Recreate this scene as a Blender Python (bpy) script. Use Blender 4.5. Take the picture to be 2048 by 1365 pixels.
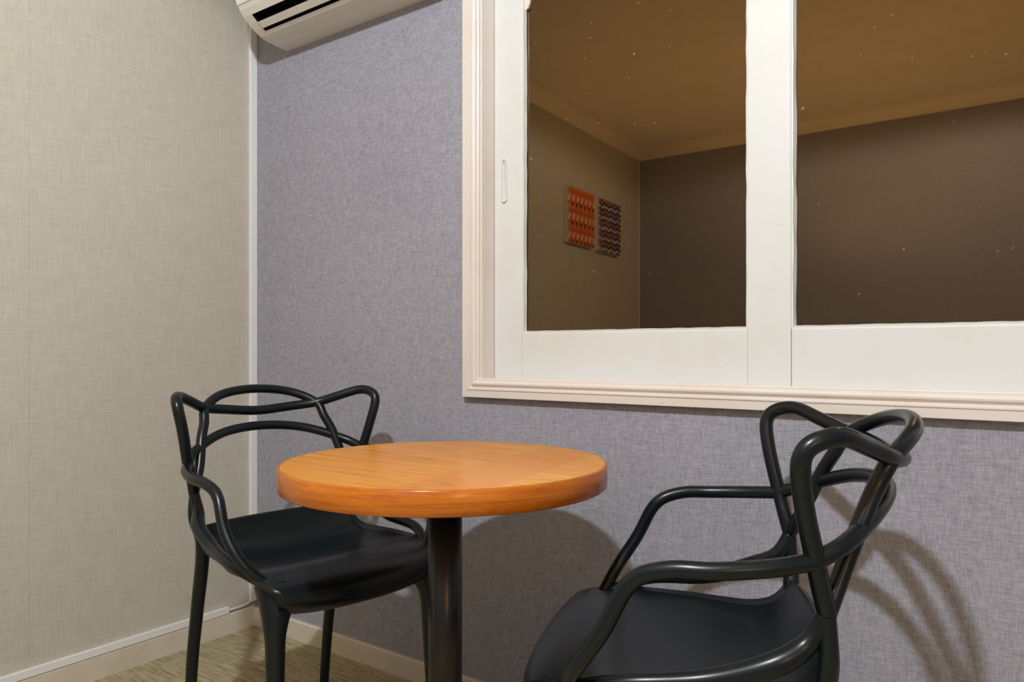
import bpy, bmesh, math, random
from mathutils import Vector, Matrix

for o in list(bpy.data.objects):
    bpy.data.objects.remove(o)
S = bpy.context.scene
COL = S.collection
random.seed(4)

# ------------------------------------------------------------------ camera
CAM_H = 0.922
cam = bpy.data.cameras.new('camera')
cam.sensor_width = 36.0
cam.lens = 1478.0 / 2048.0 * 36.0
cam.shift_y = 22.5 / 2048.0
cam.clip_start = 0.02
camo = bpy.data.objects.new('camera', cam)
COL.objects.link(camo)
camo.location = (0, 0, CAM_H)
camo.rotation_euler = (math.radians(90), 0, 0.62395)
S.camera = camo

# ------------------------------------------------------------------ light
w = bpy.data.worlds.new('world')
S.world = w
w.use_nodes = True
w.node_tree.nodes['Background'].inputs[0].default_value = (0.9, 0.8, 0.65, 1)
w.node_tree.nodes['Background'].inputs[1].default_value = 0.0


def light(name, kind, loc, energy, colour, size, rot=(0, 0, 0)):
    d = bpy.data.lights.new(name, kind)
    d.energy = energy
    d.color = colour
    if kind == 'AREA':
        d.shape = 'DISK'
        d.size = size
    else:
        d.shadow_soft_size = size
    o = bpy.data.objects.new(name, d)
    COL.objects.link(o)
    o.location = loc
    o.rotation_euler = rot
    return o


dl = light('ceiling_downlight', 'SPOT', (-0.29, -0.35, 2.44), 262, (0.88, 0.95, 1.0), 0.055)
dl.data.spot_size = math.radians(176)
dl.data.spot_blend = 0.15
light('warm_lamp', 'POINT', (1.25, -0.75, 1.55), 20, (1.0, 0.60, 0.28), 0.14)
up = light('added_warm_fill', 'SPOT', (-0.85, -0.85, 0.62), 120, (1.0, 0.73, 0.40), 0.10, (math.radians(180), 0, 0))  # added unseen fill standing in for warm bounce light on the ceiling
up.data.spot_size = math.radians(115)
up.data.spot_blend = 0.6

S.view_settings.view_transform = 'Standard'
S.view_settings.look = 'None'
S.view_settings.gamma = 1.0
S.view_settings.use_curve_mapping = False
S.view_settings.exposure = 0.13

# ------------------------------------------------------------------ helpers


class NT:
    """small helper for node materials"""

    def __init__(self, name):
        self.m = bpy.data.materials.new(name)
        self.m.use_nodes = True
        self.t = self.m.node_tree
        self.b = self.t.nodes['Principled BSDF']
        self.out = self.t.nodes['Material Output']

    def n(self, kind, **kw):
        nd = self.t.nodes.new(kind)
        for k, v in kw.items():
            setattr(nd, k, v)
        return nd

    def l(self, a, b):
        self.t.links.new(a, b)

    def put(self, sock, v):
        if isinstance(v, bpy.types.NodeSocket):
            self.l(v, sock)
        else:
            sock.default_value = v

    def math(self, op, a, b=0.0, c=0.0, clamp=False):
        nd = self.n('ShaderNodeMath', operation=op)
        nd.use_clamp = clamp
        for i, v in enumerate((a, b, c)):
            self.put(nd.inputs[i], v)
        return nd.outputs[0]

    def coord(self, scale=(1, 1, 1), rot=(0, 0, 0), kind='Object', loc=(0, 0, 0)):
        tc = self.n('ShaderNodeTexCoord')
        mp = self.n('ShaderNodeMapping')
        self.l(tc.outputs[kind], mp.inputs['Vector'])
        mp.inputs['Scale'].default_value = scale
        mp.inputs['Rotation'].default_value = rot
        mp.inputs['Location'].default_value = loc
        return mp.outputs[0]

    def noise(self, vec, scale=1.0, detail=2.0, rough=0.5, dist=0.0):
        nd = self.n('ShaderNodeTexNoise')
        self.l(vec, nd.inputs['Vector'])
        nd.inputs['Scale'].default_value = scale
        nd.inputs['Detail'].default_value = detail
        nd.inputs['Roughness'].default_value = rough
        nd.inputs['Distortion'].default_value = dist
        return nd.outputs['Fac']

    def ramp(self, fac, stops):
        nd = self.n('ShaderNodeValToRGB')
        cr = nd.color_ramp
        while len(cr.elements) < len(stops):
            cr.elements.new(0.5)
        for e, (p, c) in zip(cr.elements, stops):
            e.position = p
            e.color = (*c, 1) if len(c) == 3 else c
        self.put(nd.inputs[0], fac)
        return nd.outputs[0]

    def mix(self, fac, a, b, blend='MIX'):
        nd = self.n('ShaderNodeMix', data_type='RGBA', blend_type=blend)
        self.put(nd.inputs[0], fac)
        for i, v in ((6, a), (7, b)):
            if isinstance(v, tuple):
                v = (*v, 1) if len(v) == 3 else v
            self.put(nd.inputs[i], v)
        return nd.outputs[2]

    def bump(self, height, strength=0.3, dist=0.001):
        nd = self.n('ShaderNodeBump')
        nd.inputs['Strength'].default_value = strength
        nd.inputs['Distance'].default_value = dist
        self.l(height, nd.inputs['Height'])
        self.l(nd.outputs[0], self.b.inputs['Normal'])

    def base(self, c):
        if isinstance(c, tuple):
            c = (*c, 1) if len(c) == 3 else c
        self.put(self.b.inputs['Base Color'], c)

    def set(self, **kw):
        for k, v in kw.items():
            self.put(self.b.inputs[k.replace('_', ' ')], v)
        return self


def plain(name, colour, rough=0.5, spec=0.5, metal=0.0, var=0.0, vscale=8.0):
    m = NT(name)
    if var:
        v = m.noise(m.coord(), vscale, 4)
        lo = tuple(c * (1 - var) for c in colour)
        hi = tuple(min(1, c * (1 + var)) for c in colour)
        m.base(m.ramp(v, [(0.3, lo), (0.7, hi)]))
    else:
        m.base(colour)
    m.set(Roughness=rough, Metallic=metal)
    m.b.inputs['Specular IOR Level'].default_value = spec
    return m.m


def fabric(name, lo, hi, fine, longs, axis, bump=0.35, contrast=1.0, seams=None):
    """woven wallpaper: fine horizontal and vertical threads"""
    m = NT(name)
    if axis == 'x':
        hv = (longs, 1, fine)
        vv = (fine, 1, longs)
    else:
        hv = (1, longs, fine)
        vv = (1, fine, longs)
    a = m.noise(m.coord(hv), 1, 2, 0.6)
    b = m.noise(m.coord(vv, loc=(3, 7, 2)), 1, 2, 0.6)
    big = m.noise(m.coord(), 2.5, 3)
    s = m.math('ADD', a, b)
    s = m.math('MULTIPLY_ADD', m.math('SUBTRACT', s, 1.0), contrast, 0.5)
    s = m.math('MULTIPLY_ADD', m.math('SUBTRACT', big, 0.5), 0.25, s)
    h = s
    if seams:
        tc = m.n('ShaderNodeTexCoord')
        sp = m.n('ShaderNodeSeparateXYZ')
        m.l(tc.outputs['Object'], sp.inputs[0])
        for q in seams:
            wob = m.noise(m.coord((1, 1, 14)), 1, 3)
            pos = m.math('MULTIPLY_ADD', wob, 0.006, sp.outputs[1] if axis == 'y' else sp.outputs[0])
            d = m.math('ABSOLUTE', m.math('SUBTRACT', pos, q + 0.003))
            k = m.math('LESS_THAN', d, 0.0012)
            s = m.math('MULTIPLY_ADD', k, -0.3, s)
    m.base(m.ramp(s, [(0.0, lo), (1.0, hi)]))
    m.set(Roughness=0.75)
    m.b.inputs['Specular IOR Level'].default_value = 0.25
    m.bump(h, bump, 0.0008)
    return m.m


M = {}
M['wall_beige'] = fabric('beige_wallpaper', (0.44, 0.41, 0.345), (0.635, 0.60, 0.525), 330, 16, 'y', 0.3, 1.0, [0.838, -0.2])
M['wall_grey'] = fabric('blue_grey_wallpaper', (0.20, 0.20, 0.245), (0.43, 0.425, 0.485), 420, 60, 'x', 0.4, 1.1)
M['wall_side'] = fabric('blue_grey_wallpaper_side', (0.19, 0.185, 0.215), (0.40, 0.385, 0.425), 420, 60, 'y', 0.4, 1.1)
M['ceiling'] = plain('ceiling_paint', (0.78, 0.72, 0.6), 0.8, 0.3, var=0.03)
M['cornice'] = plain('cornice_paint', (0.8, 0.74, 0.62), 0.6, 0.3, var=0.02)
M['trunk'] = plain('white_plastic_trunking', (0.80, 0.81, 0.80), 0.4)
M['cable'] = plain('cream_cable', (0.74, 0.67, 0.55), 0.5)


def painted(name, c, stain, amount, rough=0.35):
    m = NT(name)
    v = m.noise(m.coord((3, 3, 3)), 2.0, 5, 0.65)
    f = m.noise(m.coord((90, 90, 90)), 1.0, 3)
    chips = m.noise(m.coord((45, 45, 110), loc=(5, 1, 9)), 1.0, 4, 0.6)
    col = m.mix(m.math('MULTIPLY', m.ramp(v, [(0.45, (0, 0, 0)), (0.75, (1, 1, 1))]), amount), c, stain)
    col = m.mix(m.ramp(chips, [(0.70, (0, 0, 0)), (0.735, (0.7, 0.7, 0.7))]), col, tuple(x * 0.6 for x in stain))
    m.base(col)
    m.set(Roughness=rough)
    m.bump(f, 0.12, 0.0006)
    return m.m


M['sash'] = painted('white_sash_paint', (0.70, 0.715, 0.71), (0.66, 0.635, 0.56), 0.5)
M['casing'] = painted('pinkish_cream_paint', (0.76, 0.70, 0.65), (0.70, 0.58, 0.48), 0.5)
M['skirting'] = painted('cream_skirting_paint', (0.66, 0.60, 0.50), (0.50, 0.43, 0.30), 0.6, 0.45)

# carpet
m = NT('ribbed_carpet')
rib = m.noise(m.coord((9, 230, 1)), 1, 2, 0.6)
pat = m.noise(m.coord((35, 35, 1)), 1, 3)
fz = m.noise(m.coord((600, 600, 600)), 1, 2)
s = m.math('MULTIPLY_ADD', m.math('SUBTRACT', rib, 0.5), 1.6, 0.5)
s = m.math('MULTIPLY_ADD', m.math('SUBTRACT', pat, 0.5), 0.5, s)
s = m.math('MULTIPLY_ADD', m.math('SUBTRACT', fz, 0.5), 0.6, s)
m.base(m.ramp(s, [(0.1, (0.19, 0.165, 0.09)), (0.9, (0.62, 0.55, 0.36))]))
m.set(Roughness=0.95)
m.b.inputs['Specular IOR Level'].default_value = 0.1
m.bump(s, 0.8, 0.003)
M['carpet'] = m.m

# window glass: dark night glass that mirrors the room
m = NT('dark_window_glass')
specks = m.noise(m.coord((75, 75, 75)), 1, 2, 0.5)
smear = m.noise(m.coord((5, 1, 3)), 1, 5, 0.7)
m.base(m.ramp(specks, [(0.72, (0.004, 0.003, 0.002)), (0.76, (0.20, 0.16, 0.11))]))
m.set(Roughness=m.math('MULTIPLY', m.ramp(smear, [(0.45, (0, 0, 0)), (0.8, (1, 1, 1))]), 0.05), IOR=2.3)
m.b.inputs['Specular Tint'].default_value = (1.0, 0.70, 0.40, 1)
M['glass'] = m.m

# varnished wood
BD = math.atan2(0.99, -0.14)


def wood(name, ring=False):
    m = NT(name)
    if not ring:
        rot = (0, 0, -BD)
        g = m.noise(m.coord((3.5, 60, 3.5), rot), 1, 5, 0.62, 0.4)
        fine = m.noise(m.coord((14, 420, 14), rot), 1, 2)
        sp = m.n('ShaderNodeSeparateXYZ')
        m.l(m.coord((1, 1, 1), rot), sp.inputs[0])
        b = m.math('FLOOR', m.math('DIVIDE', m.math('ADD', sp.outputs[1], 1.028), 0.135))
        wn = m.n('ShaderNodeTexWhiteNoise', noise_dimensions='1D')
        m.l(b, wn.inputs['W'])
        tint = wn.outputs['Value']
        dark = m.noise(m.coord((7, 22, 7), rot, loc=(2, 5, 0)), 1, 4, 0.7, 0.6)
    else:
        tc = m.n('ShaderNodeTexCoord')
        sp = m.n('ShaderNodeSeparateXYZ')
        m.l(tc.outputs['Object'], sp.inputs[0])
        ang = m.math('ARCTAN2', sp.outputs[1], sp.outputs[0])
        cb = m.n('ShaderNodeCombineXYZ')
        m.l(m.math('MULTIPLY', ang, 2.2), cb.inputs[0])
        m.l(m.math('MULTIPLY', sp.outputs[2], 130), cb.inputs[1])
        g = m.noise(cb.outputs[0], 1, 5, 0.62, 0.5)
        cb2 = m.n('ShaderNodeCombineXYZ')
        m.l(m.math('MULTIPLY', ang, 14), cb2.inputs[0])
        m.l(m.math('MULTIPLY', sp.outputs[2], 700), cb2.inputs[1])
        fine = m.noise(cb2.outputs[0], 1, 2)
        tint = 0.45
        dark = m.noise(m.coord((9, 9, 60)), 1, 4, 0.7, 0.6)
    s = m.math('MULTIPLY_ADD', m.math('SUBTRACT', fine, 0.5), 0.5, g)
    col = m.ramp(s, [(0.30, (0.50, 0.16, 0.008)), (0.5, (0.78, 0.335, 0.016)), (0.70, (0.92, 0.48, 0.035))])
    col = m.mix(m.math('MULTIPLY', tint, 0.85), col, (0.64, 0.215, 0.014))
    col = m.mix(m.ramp(dark, [(0.6, (0, 0, 0)), (0.75, (0.45, 0.45, 0.45))]), col, (0.26, 0.075, 0.01))
    if ring:
        col = m.mix(1.0, col, (0.66, 0.44, 0.45), 'MULTIPLY')
    m.base(col)
    m.set(Roughness=0.24)
    m.b.inputs['Specular IOR Level'].default_value = 0.5 if ring else 0.22
    return m.m


M['wood_top'] = wood('varnished_wood_top')
M['wood_edge'] = wood('varnished_wood_edge', True)
M['pole'] = plain('black_powder_coated_steel', (0.012, 0.012, 0.012), 0.32, 0.5)

m = NT('black_satin_plastic')
gr = m.noise(m.coord((700, 700, 700)), 1, 2)
m.base((0.0030, 0.0066, 0.0090))
m.set(Roughness=0.30)
m.b.inputs['Specular IOR Level'].default_value = 0.38
m.bump(gr, 0.06, 0.0003)
M['plastic'] = m.m

M['ac'] = plain('aged_white_plastic', (0.74, 0.70, 0.62), 0.42, 0.5, var=0.02)
M['ac_panel'] = plain('white_plastic_panel', (0.80, 0.80, 0.78), 0.38, 0.5)
M['black'] = plain('dark_outlet', (0.006, 0.006, 0.006), 0.7, 0.2)
M['canvas_side'] = plain('raw_canvas', (0.82, 0.78, 0.68), 0.85, 0.2, var=0.05, vscale=30)


def canvas_orange():
    m = NT('orange_print')
    sp = m.n('ShaderNodeSeparateXYZ')
    tc = m.n('ShaderNodeTexCoord')
    m.l(tc.outputs['Object'], sp.inputs[0])
    y, z = sp.outputs[1], sp.outputs[2]
    u = m.math('DIVIDE', y, 0.057)
    v = m.math('DIVIDE', m.math('ADD', z, 0.02), 0.119)
    vf = m.math('FRACT', v)
    # slanted bright dash, six to a row
    us = m.math('FRACT', m.math('MULTIPLY_ADD', vf, 0.9, u))
    dash = m.math('MULTIPLY', m.math('LESS_THAN', m.math('ABSOLUTE', m.math('SUBTRACT', us, 0.5)), 0.1),
                  m.math('LESS_THAN', m.math('ABSOLUTE', m.math('SUBTRACT', vf, 0.55)), 0.17))
    uf = m.math('FRACT', m.math('ADD', u, 0.2))
    du = m.math('MULTIPLY', m.math('SUBTRACT', uf, 0.5), 2.2)
    dv = m.math('MULTIPLY', m.math('SUBTRACT', vf, 0.22), 4.0)
    blob = m.math('LESS_THAN', m.math('ADD', m.math('MULTIPLY', du, du), m.math('MULTIPLY', dv, dv)), 0.3)
    band = m.math('MULTIPLY_ADD', m.math('SINE', m.math('MULTIPLY', v, 12.566)), 0.5, 0.5)
    tri = m.math('LESS_THAN', m.math('ABSOLUTE', m.math('SUBTRACT', m.math('FRACT', m.math('ADD', u, vf)), 0.5)), 0.22)
    col = m.mix(band, (0.62, 0.09, 0.012), (0.80, 0.20, 0.02))
    col = m.mix(m.math('MULTIPLY', tri, 0.35), col, (0.35, 0.18, 0.12))
    col = m.mix(blob, col, (0.16, 0.012, 0.01))
    col = m.mix(dash, col, (0.92, 0.86, 0.74))
    m.base(col)
    m.set(Roughness=0.8)
    return m.m


def canvas_purple():
    m = NT('purple_dot_print')
    sp = m.n('ShaderNodeSeparateXYZ')
    tc = m.n('ShaderNodeTexCoord')
    m.l(tc.outputs['Object'], sp.inputs[0])
    y, z = sp.outputs[1], sp.outputs[2]
    u = m.math('DIVIDE', y, 0.0356)
    wav = m.math('MULTIPLY', m.math('SINE', m.math('MULTIPLY', y, 62.8)), 0.006)
    v = m.math('DIVIDE', m.math('ADD', z, wav), 0.0360)
    vf = m.math('FRACT', v)
    uf = m.math('FRACT', u)
    du = m.math('SUBTRACT', uf, 0.5)
    dv = m.math('SUBTRACT', vf, 0.5)
    dot = m.math('LESS_THAN', m.math('ADD', m.math('MULTIPLY', du, du), m.math('MULTIPLY', dv, dv)), 0.075)
    alt = m.math('LESS_THAN', m.math('FRACT', m.math('MULTIPLY', m.math('FLOOR', v), 0.5)), 0.25)
    line = m.math('LESS_THAN', vf, 0.18)
    col = m.mix(line, (0.016, 0.007, 0.04), (0.10, 0.012, 0.10))
    dc = m.mix(alt, (0.70, 0.24, 0.06), (0.92, 0.90, 0.95))
    col = m.mix(dot, col, dc)
    m.base(col)
    m.set(Roughness=0.8)
    return m.m


M['print_orange'] = canvas_orange()
M['print_purple'] = canvas_purple()


def obj(name, bm, mat, parent=None, smooth=False, bevel=0.0, loc=None):
    me = bpy.data.meshes.new(name)
    bmesh.ops.recalc_face_normals(bm, faces=bm.faces)
    bm.to_mesh(me)
    bm.free()
    if mat is not None:
        me.materials.append(M[mat])
    if smooth:
        for p in me.polygons:
            p.use_smooth = True
    o = bpy.data.objects.new(name, me)
    COL.objects.link(o)
    if parent is not None:
        o.parent = parent
    if loc is not None:
        o.location = loc
    if bevel:
        b = o.modifiers.new('bevel', 'BEVEL')
        b.width = bevel
        b.segments = 2
        b.limit_method = 'ANGLE'
    return o


def empty(name, loc=(0, 0, 0), rz=0.0):
    o = bpy.data.objects.new(name, None)
    o.empty_display_size = 0.1
    COL.objects.link(o)
    o.location = loc
    o.rotation_euler = (0, 0, rz)
    return o


def tag(o, label=None, cat=None, group=None, kind=None):
    if label:
        o['label'] = label
    if cat:
        o['category'] = cat
    if group:
        o['group'] = group
    if kind:
        o['kind'] = kind
    return o


def box(bm, x0, x1, y0, y1, z0, z1):
    v = [bm.verts.new((x, y, z)) for x in (x0, x1) for y in (y0, y1) for z in (z0, z1)]
    for f in ((0, 1, 3, 2), (4, 6, 7, 5), (0, 4, 5, 1), (2, 3, 7, 6), (0, 2, 6, 4), (1, 5, 7, 3)):
        bm.faces.new([v[i] for i in f])
    return bm


def B(*a):
    return box(bmesh.new(), *a)


def catmull(P, n=10):
    P = [Vector(p) for p in P]
    Q = [2 * P[0] - P[1]] + P + [2 * P[-1] - P[-2]]
    out = []
    for i in range(1, len(Q) - 2):
        a, b, c, d = Q[i - 1:i + 3]
        for k in range(n):
            t = k / n
            out.append(0.5 * ((2 * b) + (c - a) * t + (2 * a - 5 * b + 4 * c - d) * t * t + (-a + 3 * b - 3 * c + d) * t ** 3))
    out.append(P[-1])
    return out


def smoothpath(P, it=2):
    P = [p.copy() for p in P]
    for _ in range(it):
        P = [P[0]] + [(P[i - 1] + 2 * P[i] + P[i + 1]) / 4 for i in range(1, len(P) - 1)] + [P[-1]]
    return P


def tube(bm, P, R, seg=14, flat=None):
    """sweep a round section along points P; R radius or list"""
    n = len(P)
    if not isinstance(R, (list, tuple)):
        R = [R] * n
    T = [(P[min(i + 1, n - 1)] - P[max(i - 1, 0)]).normalized() for i in range(n)]
    up = Vector((0, 0, 1)) if abs(T[0].z) < 0.9 else Vector((0, 1, 0))
    N = (up - T[0] * up.dot(T[0])).normalized()
    rings = []
    for i in range(n):
        N = (N - T[i] * N.dot(T[i])).normalized()
        Bn = T[i].cross(N)
        ring = []
        for k in range(seg):
            a = 2 * math.pi * k / seg
            ring.append(bm.verts.new(P[i] + (N * math.cos(a) + Bn * math.sin(a)) * R[i]))
        rings.append(ring)
    for i in range(n - 1):
        for k in range(seg):
            bm.faces.new((rings[i][k], rings[i][(k + 1) % seg], rings[i + 1][(k + 1) % seg], rings[i + 1][k]))
    bm.faces.new(rings[0][::-1])
    bm.faces.new(rings[-1])
    return bm


def lathe(bm, prof, seg=64, cx=0, cy=0):
    rings = []
    for r, z in prof:
        rings.append([bm.verts.new((cx + r * math.cos(2 * math.pi * k / seg), cy + r * math.sin(2 * math.pi * k / seg), z)) for k in range(seg)])
    for a, b in zip(rings[:-1], rings[1:]):
        for k in range(seg):
            bm.faces.new((a[k], a[(k + 1) % seg], b[(k + 1) % seg], b[k]))
    bm.faces.new(rings[0][::-1])
    bm.faces.new(rings[-1])
    return bm


# ------------------------------------------------------------------ room shell
XL, YB, XR, YF, ZC = -2.173, 1.528, 1.90, -1.972, 2.45
XL2, XL3, YJ = -2.51, -2.394, 0.30            # behind the camera the room widens, its left wall a little askew
ROOM = [(XL2, YF), (XR, YF), (XR, YB), (XL, YB), (XL, YJ), (XL3, YJ)]


def struct(name, bm, mat, parent=None, **kw):
    o = obj(name, bm, mat, parent, **kw)
    if parent is None:
        o['kind'] = 'structure'
    return o


o = struct('floor', B(XL2 - 0.08, XR + 0.08, YF - 0.08, YB + 0.12, -0.06, 0.0), 'carpet')
o['label'] = 'olive ribbed carpet floor'
o = struct('ceiling', B(XL2 - 0.08, XR + 0.08, YF - 0.08, YB + 0.12, ZC, ZC + 0.06), 'ceiling')
o['label'] = 'plain cream ceiling seen only as a reflection'
bm = bmesh.new()
fp_ = [(XL, YB), (XL, YJ), (XL3, YJ), (XL2, YF), (XL2 - 0.08, YF), (XL2 - 0.08, YB)]
lo_, hi_ = ([bm.verts.new((x, y, z)) for x, y in fp_] for z in (0.0, ZC))
bm.faces.new(lo_)
bm.faces.new(hi_)
for i in range(6):
    bm.faces.new((lo_[i], lo_[(i + 1) % 6], hi_[(i + 1) % 6], hi_[i]))
o = struct('wall_left', bm, 'wall_beige')
o['label'] = 'beige linen-textured wallpapered wall on the left'
o = struct('wall_right', B(XR, XR + 0.08, YF, YB, 0.0, ZC), 'wall_side')
o = struct('wall_front', B(XL2 - 0.08, XR + 0.08, YF - 0.08, YF, 0.0, ZC), 'wall_grey')

# back wall with the window opening
WX0, WX1, WZ0, WZ1 = -1.247, 0.302, 0.804, 2.09      # outer casing edges
CW = 0.050                                          # casing width
OX0, OX1, OZ0, OZ1 = WX0 + CW, WX1 - CW, WZ0 + CW - 0.008, WZ1 - CW
bm = bmesh.new()
X0, X1, y0, y1 = XL2 - 0.08, XR + 0.08, YB, YB + 0.12


def ring_pts(y):
    return ([bm.verts.new((x, y, z)) for x, z in ((X0, 0), (X1, 0), (X1, ZC), (X0, ZC))],
            [bm.verts.new((x, y, z)) for x, z in ((OX0, OZ0), (OX1, OZ0), (OX1, OZ1), (OX0, OZ1))])


a0, a1 = ring_pts(y0)
b0, b1 = ring_pts(y1)
for i in range(4):
    j = (i + 1) % 4
    bm.faces.new((a0[i], a0[j], a1[j], a1[i]))
    bm.faces.new((b0[i], b0[j], b1[j], b1[i]))
    bm.faces.new((a0[i], a0[j], b0[j], b0[i]))
    bm.faces.new((a1[i], a1[j], b1[j], b1[i]))
o = struct('wall_back', bm, 'wall_grey')
o['label'] = 'blue-grey woven wallpapered wall holding the window'

# cornice: cove moulding round the ceiling
cove = [(0.0, 0.070), (0.006, 0.070), (0.008, 0.062), (0.016, 0.048), (0.030, 0.030), (0.048, 0.016), (0.062, 0.008), (0.070, 0.006), (0.070, 0.0)]


def run(name, prof, mat, seg, label=None, closed=False, **kw):
    """moulding along one edge of the room plan, mitred at both ends; prof = (offset into room, z)"""
    n = len(ROOM)

    def nrm(i):
        (xa, ya), (xb, yb) = ROOM[i % n], ROOM[(i + 1) % n]
        l = math.hypot(xb - xa, yb - ya)
        return (-(yb - ya) / l, (xb - xa) / l)
    bm = bmesh.new()
    rows = []
    for off, z in prof:
        row = []
        for v in (seg, seg + 1):
            n0, n1 = nrm(v - 1), nrm(v)
            x, y = ROOM[v % n]
            row.append(bm.verts.new((x + off * (n0[0] + n1[0]), y + off * (n0[1] + n1[1]), z)))
        rows.append(row)
    pairs = list(zip(rows[:-1], rows[1:])) + ([(rows[-1], rows[0])] if closed else [])
    for r, q in pairs:
        bm.faces.new((r[0], r[1], q[1], q[0]))
    if closed:
        for e in (0, 1):
            bm.faces.new([r[e] for r in rows])
    o = struct(name, bm, mat, **kw)
    if label:
        o['label'] = label
    return o


for i in range(6):
    run('trim_%d' % (i + 1), [(a, ZC - b) for a, b in cove], 'cornice', i, smooth=True)

o = struct('trim_7', B(XL2, XL2 + 0.006, YF, YF + 0.006, 0.066, ZC - 0.07), 'cornice')

# skirting boards
SK_T = 0.012
for sg, nm, h, lab in ((0, 'front', 0.06, None), (1, 'right', 0.06, None), (2, 'back', 0.060, 'cream painted skirting board along the blue-grey back wall'),
                       (3, 'left', 0.066, 'cream painted skirting board along the beige left wall'), (4, 'left', 0.066, None), (5, 'left', 0.066, None)):
    run('baseboard_' + nm, [(0, 0), (SK_T, 0), (SK_T, h - 0.003), (SK_T - 0.003, h), (0, h)], 'skirting', sg, lab, closed=True)

# ------------------------------------------------------------------ window
win = empty('window_1', (0, 0, 0))
tag(win, 'white painted two-pane window with pinkish cream casing', kind='structure')
cprof = [(0.0, 0.0), (0.0, 0.020), (0.001, 0.0215), (0.018, 0.0225), (0.0205, 0.0245), (0.0235, 0.0245), (0.0255, 0.022), (0.027, 0.0165), (0.029, 0.0165),
         (0.031, 0.0200), (0.034, 0.0230), (0.038, 0.0235), (0.041, 0.0215), (0.0435, 0.018), (0.0445, 0.0145), (0.0475, 0.0150), (0.050, 0.0135), (0.050, -0.004)]
for side in range(4):
    bm = bmesh.new()
    rows = []
    for d, p in cprof:
        c = [(WX0 + d, WZ0 + d), (WX1 - d, WZ0 + d), (WX1 - d, WZ1 - d), (WX0 + d, WZ1 - d)]
        A_, B_ = c[side], c[(side + 1) % 4]
        rows.append([bm.verts.new((A_[0], YB - p, A_[1])), bm.verts.new((B_[0], YB - p, B_[1]))])
    for r, q in zip(rows[:-1], rows[1:]):
        bm.faces.new((r[0], r[1], q[1], q[0]))
    for e in (0, 1):
        bm.faces.new([r[e] for r in rows])
    obj('casing', bm, 'casing', win)

YS, YG = 1.573, 1.586            # sash face, glass face
JX0, JX1, JZ0, JZ1 = WX0 + 0.048, WX1 - 0.048, WZ0 + 0.040, WZ1 - 0.048
# jamb linings
obj('jamb', B(OX0 - 0.0, JX0 + 0.008, YB - 0.008, YB + 0.10, JZ0, JZ1), 'casing', win, bevel=0.001)
obj('jamb', B(JX1 - 0.008, OX1, YB - 0.008, YB + 0.10, JZ0, JZ1), 'casing', win, bevel=0.001)
obj('sill', B(JX0 + 0.008, JX1 - 0.008, YB - 0.008, YB + 0.10, JZ0, JZ0 + 0.004), 'casing', win, bevel=0.001)
obj('head', B(JX0 + 0.008, JX1 - 0.008, YB - 0.008, YB + 0.10, JZ1 - 0.008, JZ1), 'casing', win, bevel=0.001)
GX = [(-1.101, -0.513), (-0.423, 0.165)]
GZ0, GZ1 = 0.970, 1.95
SX0, SX1 = JX0 + 0.0095, JX1 - 0.0095
SZ0, SZ1 = JZ0 + 0.005, JZ1 - 0.009
st = obj('stile', B(SX0, GX[0][0], YS, YS + 0.04, SZ0, SZ1), 'sash', win, bevel=0.0015)
obj('mullion', B(GX[0][1], GX[1][0], YS - 0.002, YS + 0.04, SZ0, SZ1), 'sash', win, bevel=0.0015)
obj('stile', B(GX[1][1], SX1, YS, YS + 0.04, SZ0, SZ1), 'sash', win, bevel=0.0015)
for gx in GX:
    e = 0.0006
    obj('bottom_rail', B(gx[0] + e, gx[1] - e, YS, YS + 0.04, SZ0, GZ0), 'sash', win, bevel=0.0012)
    obj('top_rail', B(gx[0] + e, gx[1] - e, YS, YS + 0.04, GZ1, SZ1), 'sash', win, bevel=0.0012)
    # putty bead round the pane
    bm = bmesh.new()
    q = []
    for ins, y in ((0.0, YS + 0.001), (0.0035, YS + 0.0015), (0.0075, YG)):
        n_ = 26
        loop = []
        cs = [(gx[0] + ins, GZ0 + ins), (gx[1] - ins, GZ0 + ins), (gx[1] - ins, GZ1 - ins), (gx[0] + ins, GZ1 - ins)]
        for k in range(4):
            A_, B_ = cs[k], cs[(k + 1) % 4]
            for j in range(n_):
                t = j / n_
                jx, jz = (random.uniform(-1, 1) * (0.0011 if k % 2 else 0.0005) if (ins and j) else 0 for _ in range(2))
                loop.append(bm.verts.new((A_[0] + (B_[0] - A_[0]) * t + jx, y, A_[1] + (B_[1] - A_[1]) * t + jz)))
        q.append(loop)
    for r, s_ in zip(q[:-1], q[1:]):
        for j in range(len(r)):
            k = (j + 1) % len(r)
            bm.faces.new((r[j], r[k], s_[k], s_[j]))
    obj('glazing_bead', bm, 'sash', win)
TILT = [(0.0, 0.0), (0.0, 0.0)]      # (pitch, yaw) in degrees of each old, slightly loose pane
for (gx, tl) in zip(GX, TILT):
    hw, hh = (gx[1] - gx[0]) / 2, (GZ1 - GZ0) / 2
    p = obj('pane', B(-hw - 0.004, hw + 0.004, 0, 0.004, -hh - 0.004, hh + 0.004), 'glass', win, loc=((gx[0] + gx[1]) / 2, YG + 0.002, (GZ0 + GZ1) / 2))
    p.rotation_euler = (math.radians(tl[0]), 0, math.radians(tl[1]))
    p['label'] = 'dark window pane mirroring the room'
# finger pull let into the left stile
bm = bmesh.new()
fx0, fx1, fz0, fz1 = -1.1645, -1.1475, 1.318, 1.430
out = [(fx0, fz0 + 0.005), (fx0 + 0.005, fz0), (fx1 - 0.005, fz0), (fx1, fz0 + 0.005), (fx1, fz1 - 0.006), ((fx0 + fx1) / 2 + 0.003, fz1 + 0.004), ((fx0 + fx1) / 2 - 0.003, fz1 + 0.004), (fx0, fz1 - 0.006)]
cxm, czm = (fx0 + fx1) / 2, (fz0 + fz1) / 2


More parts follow.
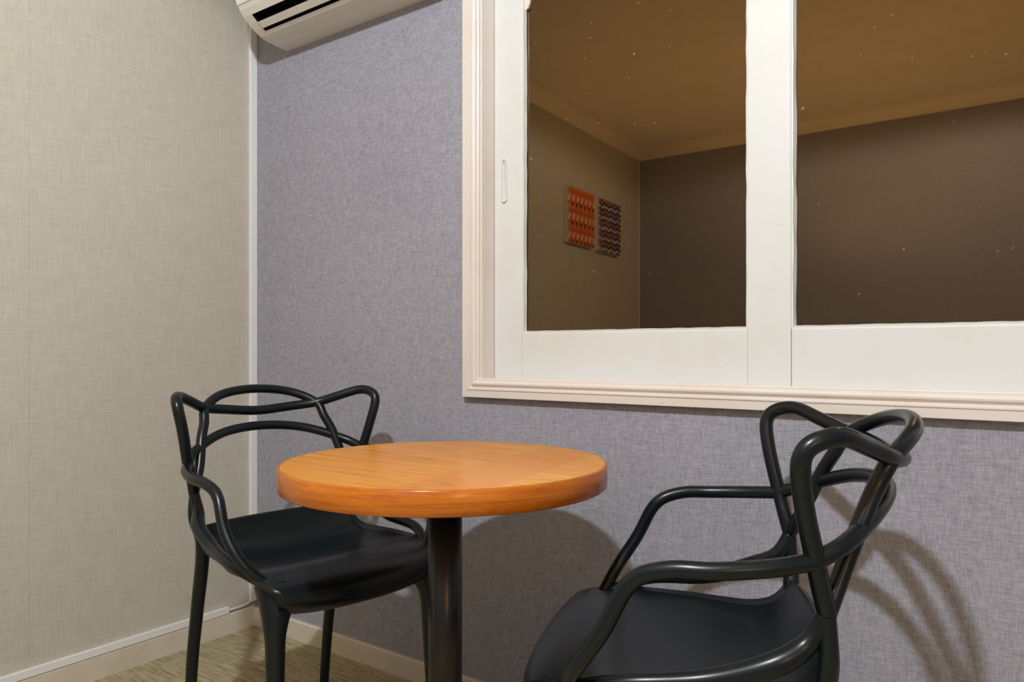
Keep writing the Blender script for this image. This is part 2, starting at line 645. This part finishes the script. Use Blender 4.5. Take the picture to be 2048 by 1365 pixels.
def inset(d):
    return [(x + (d if x < cxm else -d), z + (d if z < czm else -d)) for x, z in out]


loops = [[bm.verts.new((x, y, z)) for x, z in pts] for pts, y in ((out, YS + 0.0005), (out, YS - 0.005), (inset(0.0025), YS - 0.005), (inset(0.0035), YS - 0.0002))]
for r, s_ in zip(loops[:-1], loops[1:]):
    for j in range(8):
        bm.faces.new((r[j], r[(j + 1) % 8], s_[(j + 1) % 8], s_[j]))
bm.faces.new(loops[-1])
obj('finger_pull', bm, 'sash', st)['label'] = 'painted-over finger pull on the left stile'

# clear plastic catch stuck to the pane top corner
bm = bmesh.new()
prof = [(-1.103, 1.87), (-1.103, 1.813), (-1.095, 1.811), (-1.086, 1.817), (-1.081, 1.83), (-1.081, 1.87)]
f0 = [bm.verts.new((x, YG - 0.006, z)) for x, z in prof]
f1 = [bm.verts.new((x, YG + 0.0015, z)) for x, z in prof]
bm.faces.new(f0)
bm.faces.new(f1)
for j in range(len(prof)):
    k = (j + 1) % len(prof)
    bm.faces.new((f0[j], f0[k], f1[k], f1[j]))
obj('catch', bm, 'cable', win, bevel=0.001)['label'] = 'small tan plastic catch on the pane'

# ------------------------------------------------------------------ air conditioner
ac = empty('air_conditioner', (-1.65, YB, 1.90))
tag(ac, 'white wall-mounted split air conditioner hanging in the upper left corner', 'air conditioner')
AX0, AX1 = -2.002, -1.285
pr = [(1.528, 1.903), (1.480, 1.9035), (1.445, 1.907), (1.425, 1.912), (1.412, 1.918), (1.400, 1.924), (1.383, 1.935), (1.363, 1.951), (1.350, 1.967), (1.343, 1.980)]
# indices 4-5 lower slot, 6-7 upper slot
top = [(1.335, 2.005), (1.331, 2.05), (1.331, 2.12), (1.337, 2.155), (1.355, 2.172), (1.528, 2.172)]
allp = pr + top


def L(p):
    return (p[0] - (-1.65), p[1] - YB, p[2] - 1.90)


bm = bmesh.new()
xs = [AX0, AX0 + 0.004, AX0 + 0.045, AX1 - 0.045, AX1 - 0.004, AX1]
grid = []
cen = (1.45, 2.03)
for i, x in enumerate(xs):
    row = []
    for (y, z) in allp:
        if i in (0, 5) and y < 1.52:
            y, z = y + (cen[0] - y) * 0.03, z + (cen[1] - z) * 0.03
        row.append(bm.verts.new(L((x, y, z))))
    grid.append(row)
nP = len(allp)
for i in range(len(xs) - 1):
    for j in range(nP):
        k = (j + 1) % nP
        if i == 2 and j in (4, 6):
            continue
        bm.faces.new((grid[i][j], grid[i + 1][j], grid[i + 1][k], grid[i][k]))
bm.faces.new(grid[0])
bm.faces.new(grid[-1])
obj('body', bm, 'ac', ac, smooth=False)
for nm, j, dep in (('air_outlet', 6, 0.045), ('air_outlet', 4, 0.012)):
    p, q_ = allp[j], allp[j + 1]
    nrm = Vector((q_[1] - p[1], -(q_[0] - p[0]))).normalized()
    if nrm.y < 0:
        nrm = -nrm
    bm = bmesh.new()
    rows = []
    for x in (xs[2], xs[3]):
        rows.append([bm.verts.new(L((x, *pt))) for pt in (p, (p[0] + nrm.x * dep, p[1] + nrm.y * dep), (q_[0] + nrm.x * dep, q_[1] + nrm.y * dep), q_)])
    for k in range(3):
        bm.faces.new((rows[0][k], rows[1][k], rows[1][k + 1], rows[0][k + 1]))
    bm.faces.new(rows[0])
    bm.faces.new(rows[1])
    obj(nm, bm, 'black', ac)['label'] = 'black outlet slot'
# swing vane lying across the outlet
bm = bmesh.new()
v_in = [(1.402, 1.9240), (1.3865, 1.9345), (1.381, 1.9325), (1.3995, 1.9205)]
rows = [[bm.verts.new(L((x, *p))) for p in v_in] for x in (xs[2] + 0.004, xs[3] - 0.004)]
for k in range(4):
    bm.faces.new((rows[0][k], rows[1][k], rows[1][(k + 1) % 4], rows[0][(k + 1) % 4]))
bm.faces.new(rows[0])
bm.faces.new(rows[1])
obj('vane', bm, 'ac', ac, bevel=0.0008)['label'] = 'white swing vane across the outlet'
# front panel, a shade proud
bm = bmesh.new()
fp = [(1.343, 1.980), (1.335, 2.005), (1.331, 2.05), (1.331, 2.12), (1.337, 2.150)]
rows = []
for x in (AX0 + 0.003, AX1 - 0.003):
    rows.append([bm.verts.new(L((x, y - 0.004, z))) for y, z in fp] + [bm.verts.new(L((x, y + 0.004, z))) for y, z in fp[::-1]])
n_ = len(rows[0])
for k in range(n_):
    bm.faces.new((rows[0][k], rows[1][k], rows[1][(k + 1) % n_], rows[0][(k + 1) % n_]))
bm.faces.new(rows[0])
bm.faces.new(rows[1])
obj('front_panel', bm, 'ac_panel', ac, bevel=0.0015)

# ------------------------------------------------------------------ cable runs
tr = obj('cable_trunking', B(-0.0, 0.026, -0.012, 0.0, 0.0, 2.29), 'trunk', None, bevel=0.0015)
tr.data.transform(Matrix.Rotation(math.radians(90), 4, 'Z'))
tr.location = (XL + 0.0005, YB - 0.027, 0.083)
tr.data.transform(Matrix.Translation((0.0, 0, 0)))
tag(tr, 'white vertical cable trunking running up the room corner to the air conditioner', 'trunking')
t2 = obj('cable_trunking', B(0, 0.013, 0, 1.10, 0, 0.0215), 'trunk', None, bevel=0.0012, loc=(XL + 0.0002, 0.32, 0.0675))
tag(t2, 'white horizontal cable trunking lying on the left skirting board', 'trunking')
cb = bmesh.new()
tube(cb, [Vector(p) for p in [(v.x, v.y, v.z) for v in catmull([(XL + 0.006, 1.40, 0.077), (XL + 0.007, 1.425, 0.077), (XL + 0.008, 1.455, 0.077), (XL + 0.009, 1.485, 0.080), (XL + 0.008, 1.503, 0.086), (XL + 0.007, 1.512, 0.1)], 8)]], 0.0042, 10)
cbo = obj('cable', cb, 'cable', None, smooth=True)
tag(cbo, 'short cream cable bending from the skirting trunking to the corner trunking', 'cable')

# ------------------------------------------------------------------ canvases seen mirrored in the window
for (al, hw, z0, z1, pm, lab) in ((1.0095, 0.1815, 1.615, 1.968, 'print_orange', 'square canvas with orange print and white dashes, mirrored in the left pane'),
                                  (0.5907, 0.1770, 1.608, 1.966, 'print_purple', 'square dark purple canvas with rows of dots, mirrored in the left pane')):
    c = empty('canvas_picture', (XL2 + 0.05099 * al, YF + 0.9987 * al, z0), -0.05101)
    hh = z1 - z0
    obj('stretcher', B(0.0005, 0.034, -hw, hw, 0, hh), 'canvas_side', c, bevel=0.002)
    obj('print', B(0.034, 0.0352, -hw + 0.001, hw - 0.001, 0.001, hh - 0.001), pm, c)
    tag(c, lab, 'picture')

# ------------------------------------------------------------------ table
TX, TY, TR, TZ, TT = -0.908, 1.048, 0.3005, 0.720, 0.041
tb = empty('cafe_table', (TX, TY, 0))
tag(tb, 'round orange varnished wooden cafe table on a black pole', 'table')
obj('tabletop', lathe(bmesh.new(), [(TR - 0.004, TZ - TT + 0.001), (TR - 0.004, TZ - 0.0015), (TR - 0.0045, TZ)], 128), 'wood_top', tb, smooth=False)
obj('edge_band', None or (lambda bm: (lambda rings: [[bm.faces.new((a[k], a[(k + 1) % 128], b[(k + 1) % 128], b[k])) for k in range(128)] for a, b in zip(rings, rings[1:] + rings[:1])] and bm)(
    [[bm.verts.new((r * math.cos(2 * math.pi * k / 128), r * math.sin(2 * math.pi * k / 128), z)) for k in range(128)]
     for r, z in ((TR - 0.0042, TZ - 0.0002), (TR - 0.0016, TZ - 0.0004), (TR, TZ - 0.002), (TR, TZ - TT + 0.0018), (TR - 0.0018, TZ - TT), (TR - 0.0042, TZ - TT))]))(bmesh.new()),
    'wood_edge', tb, smooth=True)
obj('pole', lathe(bmesh.new(), [(0.0315, 0.018), (0.0315, TZ - TT - 0.004)], 40), 'pole', tb, smooth=True)
obj('top_plate', B(-0.12, 0.12, -0.12, 0.12, TZ - TT - 0.005, TZ - TT), 'pole', tb)
obj('base', lathe(bmesh.new(), [(0.205, 0.0), (0.205, 0.008), (0.19, 0.013), (0.06, 0.020), (0.045, 0.03), (0.034, 0.034)], 64), 'pole', tb)

# ------------------------------------------------------------------ chairs
KA = [(.204, -.099, .606), (.211, -.091, .637), (.223, -.083, .673), (.240, -.067, .750), (.252, -.066, .806), (.237, -.106, .824), (.192, -.146, .808), (.148, -.184, .790), (.081, -.210, .781), (0, -.218, .774)]
KB = [(.204, -.099, .606), (.182, -.124, .665), (.170, -.146, .720), (.156, -.164, .756), (.146, -.184, .790), (.090, -.222, .819), (0, -.237, .829)]
KC = [(.150, .268, .430), (.178, .236, .462), (.228, .206, .516), (.246, .167, .576), (.246, .134, .638), (.254, .088, .659), (.258, .035, .662), (.246, -.030, .667), (.223, -.083, .673)]
KE = [(.223, -.083, .673), (.195, -.126, .694), (.108, -.182, .727), (0, -.205, .737)]
KD = [(.204, -.099, .606), (.203, -.077, .567), (.218, -.035, .542), (.219, .045, .515), (.226, .150, .503), (.190, .232, .472)]
RT = 0.0112


def mir(K):
    return K + [(-x, y, z) for x, y, z in K[-2::-1]]


def seat_mesh():
    # stations from the lower front lip over the seat to the rear edge:
    # y centre, z centre, half width, edge dy, edge dz
    ST = [(.262, .410, .165, -.040, .004), (.286, .417, .176, -.036, .004), (.300, .434, .186, -.030, .006), (.301, .452, .194, -.024, .005), (.290, .467, .201, -.016, .002),
          (.262, .479, .208, -.012, -.002), (.230, .485, .212, -.010, -.003), (.205, .486, .214, -.008, -.002), (.180, .483, .217, -.005, .002), (.150, .476, .218, -.003, .008), (.115, .468, .217, .0, .016), (.070, .460, .210, .0, .025),
          (.010, .453, .202, .0, .031), (-.035, .453, .199, .003, .031),
          (-.070, .463, .198, .006, .028), (-.093, .485, .198, .010, .020), (-.107, .510, .199, .014, .009), (-.116, .534, .200, .018, -.006)]
    NU = 25
    bm = bmesh.new()
    P = catmull([(a, b, c) for a, b, c, _, _ in ST], 4)
    E = catmull([(d, e, 0) for _, _, _, d, e in ST], 4)
    rows = []
    for p, e in zip(P, E):
        row = []
        for i in range(NU):
            u = -1 + 2 * i / (NU - 1)
            uu = abs(u)
            row.append(bm.verts.new((u * p.z, p.x + e.x * uu ** 2.6, p.y + e.y * uu ** 3)))
        rows.append(row)
    for r, q in zip(rows[:-1], rows[1:]):
        for i in range(NU - 1):
            bm.faces.new((r[i], r[i + 1], q[i + 1], q[i]))
    return bm


def make_chair(loc, rz):
    c = empty('armchair', loc, rz)
    pl = dict(smooth=True)
    A = smoothpath(catmull(mir(KA), 10), 6)
    obj('eared_back_rail', tube(bmesh.new(), A, RT + 0.0006, 16), 'plastic', c, **pl)
    Bp = smoothpath(catmull(mir(KB), 10), 6)
    obj('arched_back_rail', tube(bmesh.new(), Bp, RT, 16), 'plastic', c, **pl)
    Ep = smoothpath(catmull(mir(KE), 12), 6)
    obj('lower_back_rail', tube(bmesh.new(), Ep, RT, 16), 'plastic', c, **pl)
    for s in (1, -1):
        Cp = smoothpath(catmull([(s * x, y, z) for x, y, z in KC], 10), 5)
        obj('arm_rail', tube(bmesh.new(), Cp, RT, 16), 'plastic', c, **pl)
        D = smoothpath(catmull([(s * x, y, z) for x, y, z in KD], 10), 6)
        n_ = len(D)
        obj('side_rail', tube(bmesh.new(), D, [RT + 0.004 * math.sin(math.pi * min(1, i / n_ * 1.25)) ** 2 for i in range(n_)], 16), 'plastic', c, **pl)
    st_ = obj('seat', seat_mesh(), 'plastic', c, **pl)
    so = st_.modifiers.new('solid', 'SOLIDIFY')
    so.thickness = 0.009
    so.offset = 0
    for s in (1, -1):
        P = catmull([(s * .165, .222, .462), (s * .174, .238, .430), (s * .181, .249, .400), (s * .184, .254, .36), (s * .187, .262, .18), (s * .190, .270, 0.0)], 8)
        n = len(P)
        R = []
        for p in P:
            t = p.z
            R.append(0.0115 + 0.0075 * min(1, t / 0.36) + (0.022 * ((t - 0.36) / 0.095) ** 1.6 if t > 0.36 else 0))
        obj('leg', tube(bmesh.new(), P, R, 18), 'plastic', c, **pl)
        P = catmull([(s * .204, -.099, .606), (s * .203, -.101, .55), (s * .183, -.104, .48), (s * .178, -.148, .33), (s * .178, -.178, .20), (s * .178, -.204, 0.0)], 8)
        R = [0.0105 + 0.0045 * min(1, max(0, (0.6 - p.z) / 0.12)) - 0.003 * max(0, (0.4 - p.z) / 0.4) for p in P]
        obj('leg', tube(bmesh.new(), P, R, 16), 'plastic', c, **pl)
    return c


def copy_tree(o, parent=None):
    c = o.copy()
    COL.objects.link(c)
    c.parent = parent
    for ch in list(o.children):
        copy_tree(ch, c)
    return c


# local +y is the way the chair faces
ch = make_chair((-1.4097, 1.1092, 0), -0.1817 - math.pi / 2)
tag(ch, 'black plastic looped-back armchair in the corner behind the round table', 'chair', 'looped-back armchairs at the cafe table')
c2 = copy_tree(ch)
c2.location = (-0.3785, 1.1028, 0)
c2.rotation_euler = (0, 0, 3.5098 - math.pi / 2)
tag(c2, 'black plastic looped-back armchair below the window, seen from its side', 'chair', 'looped-back armchairs at the cafe table')
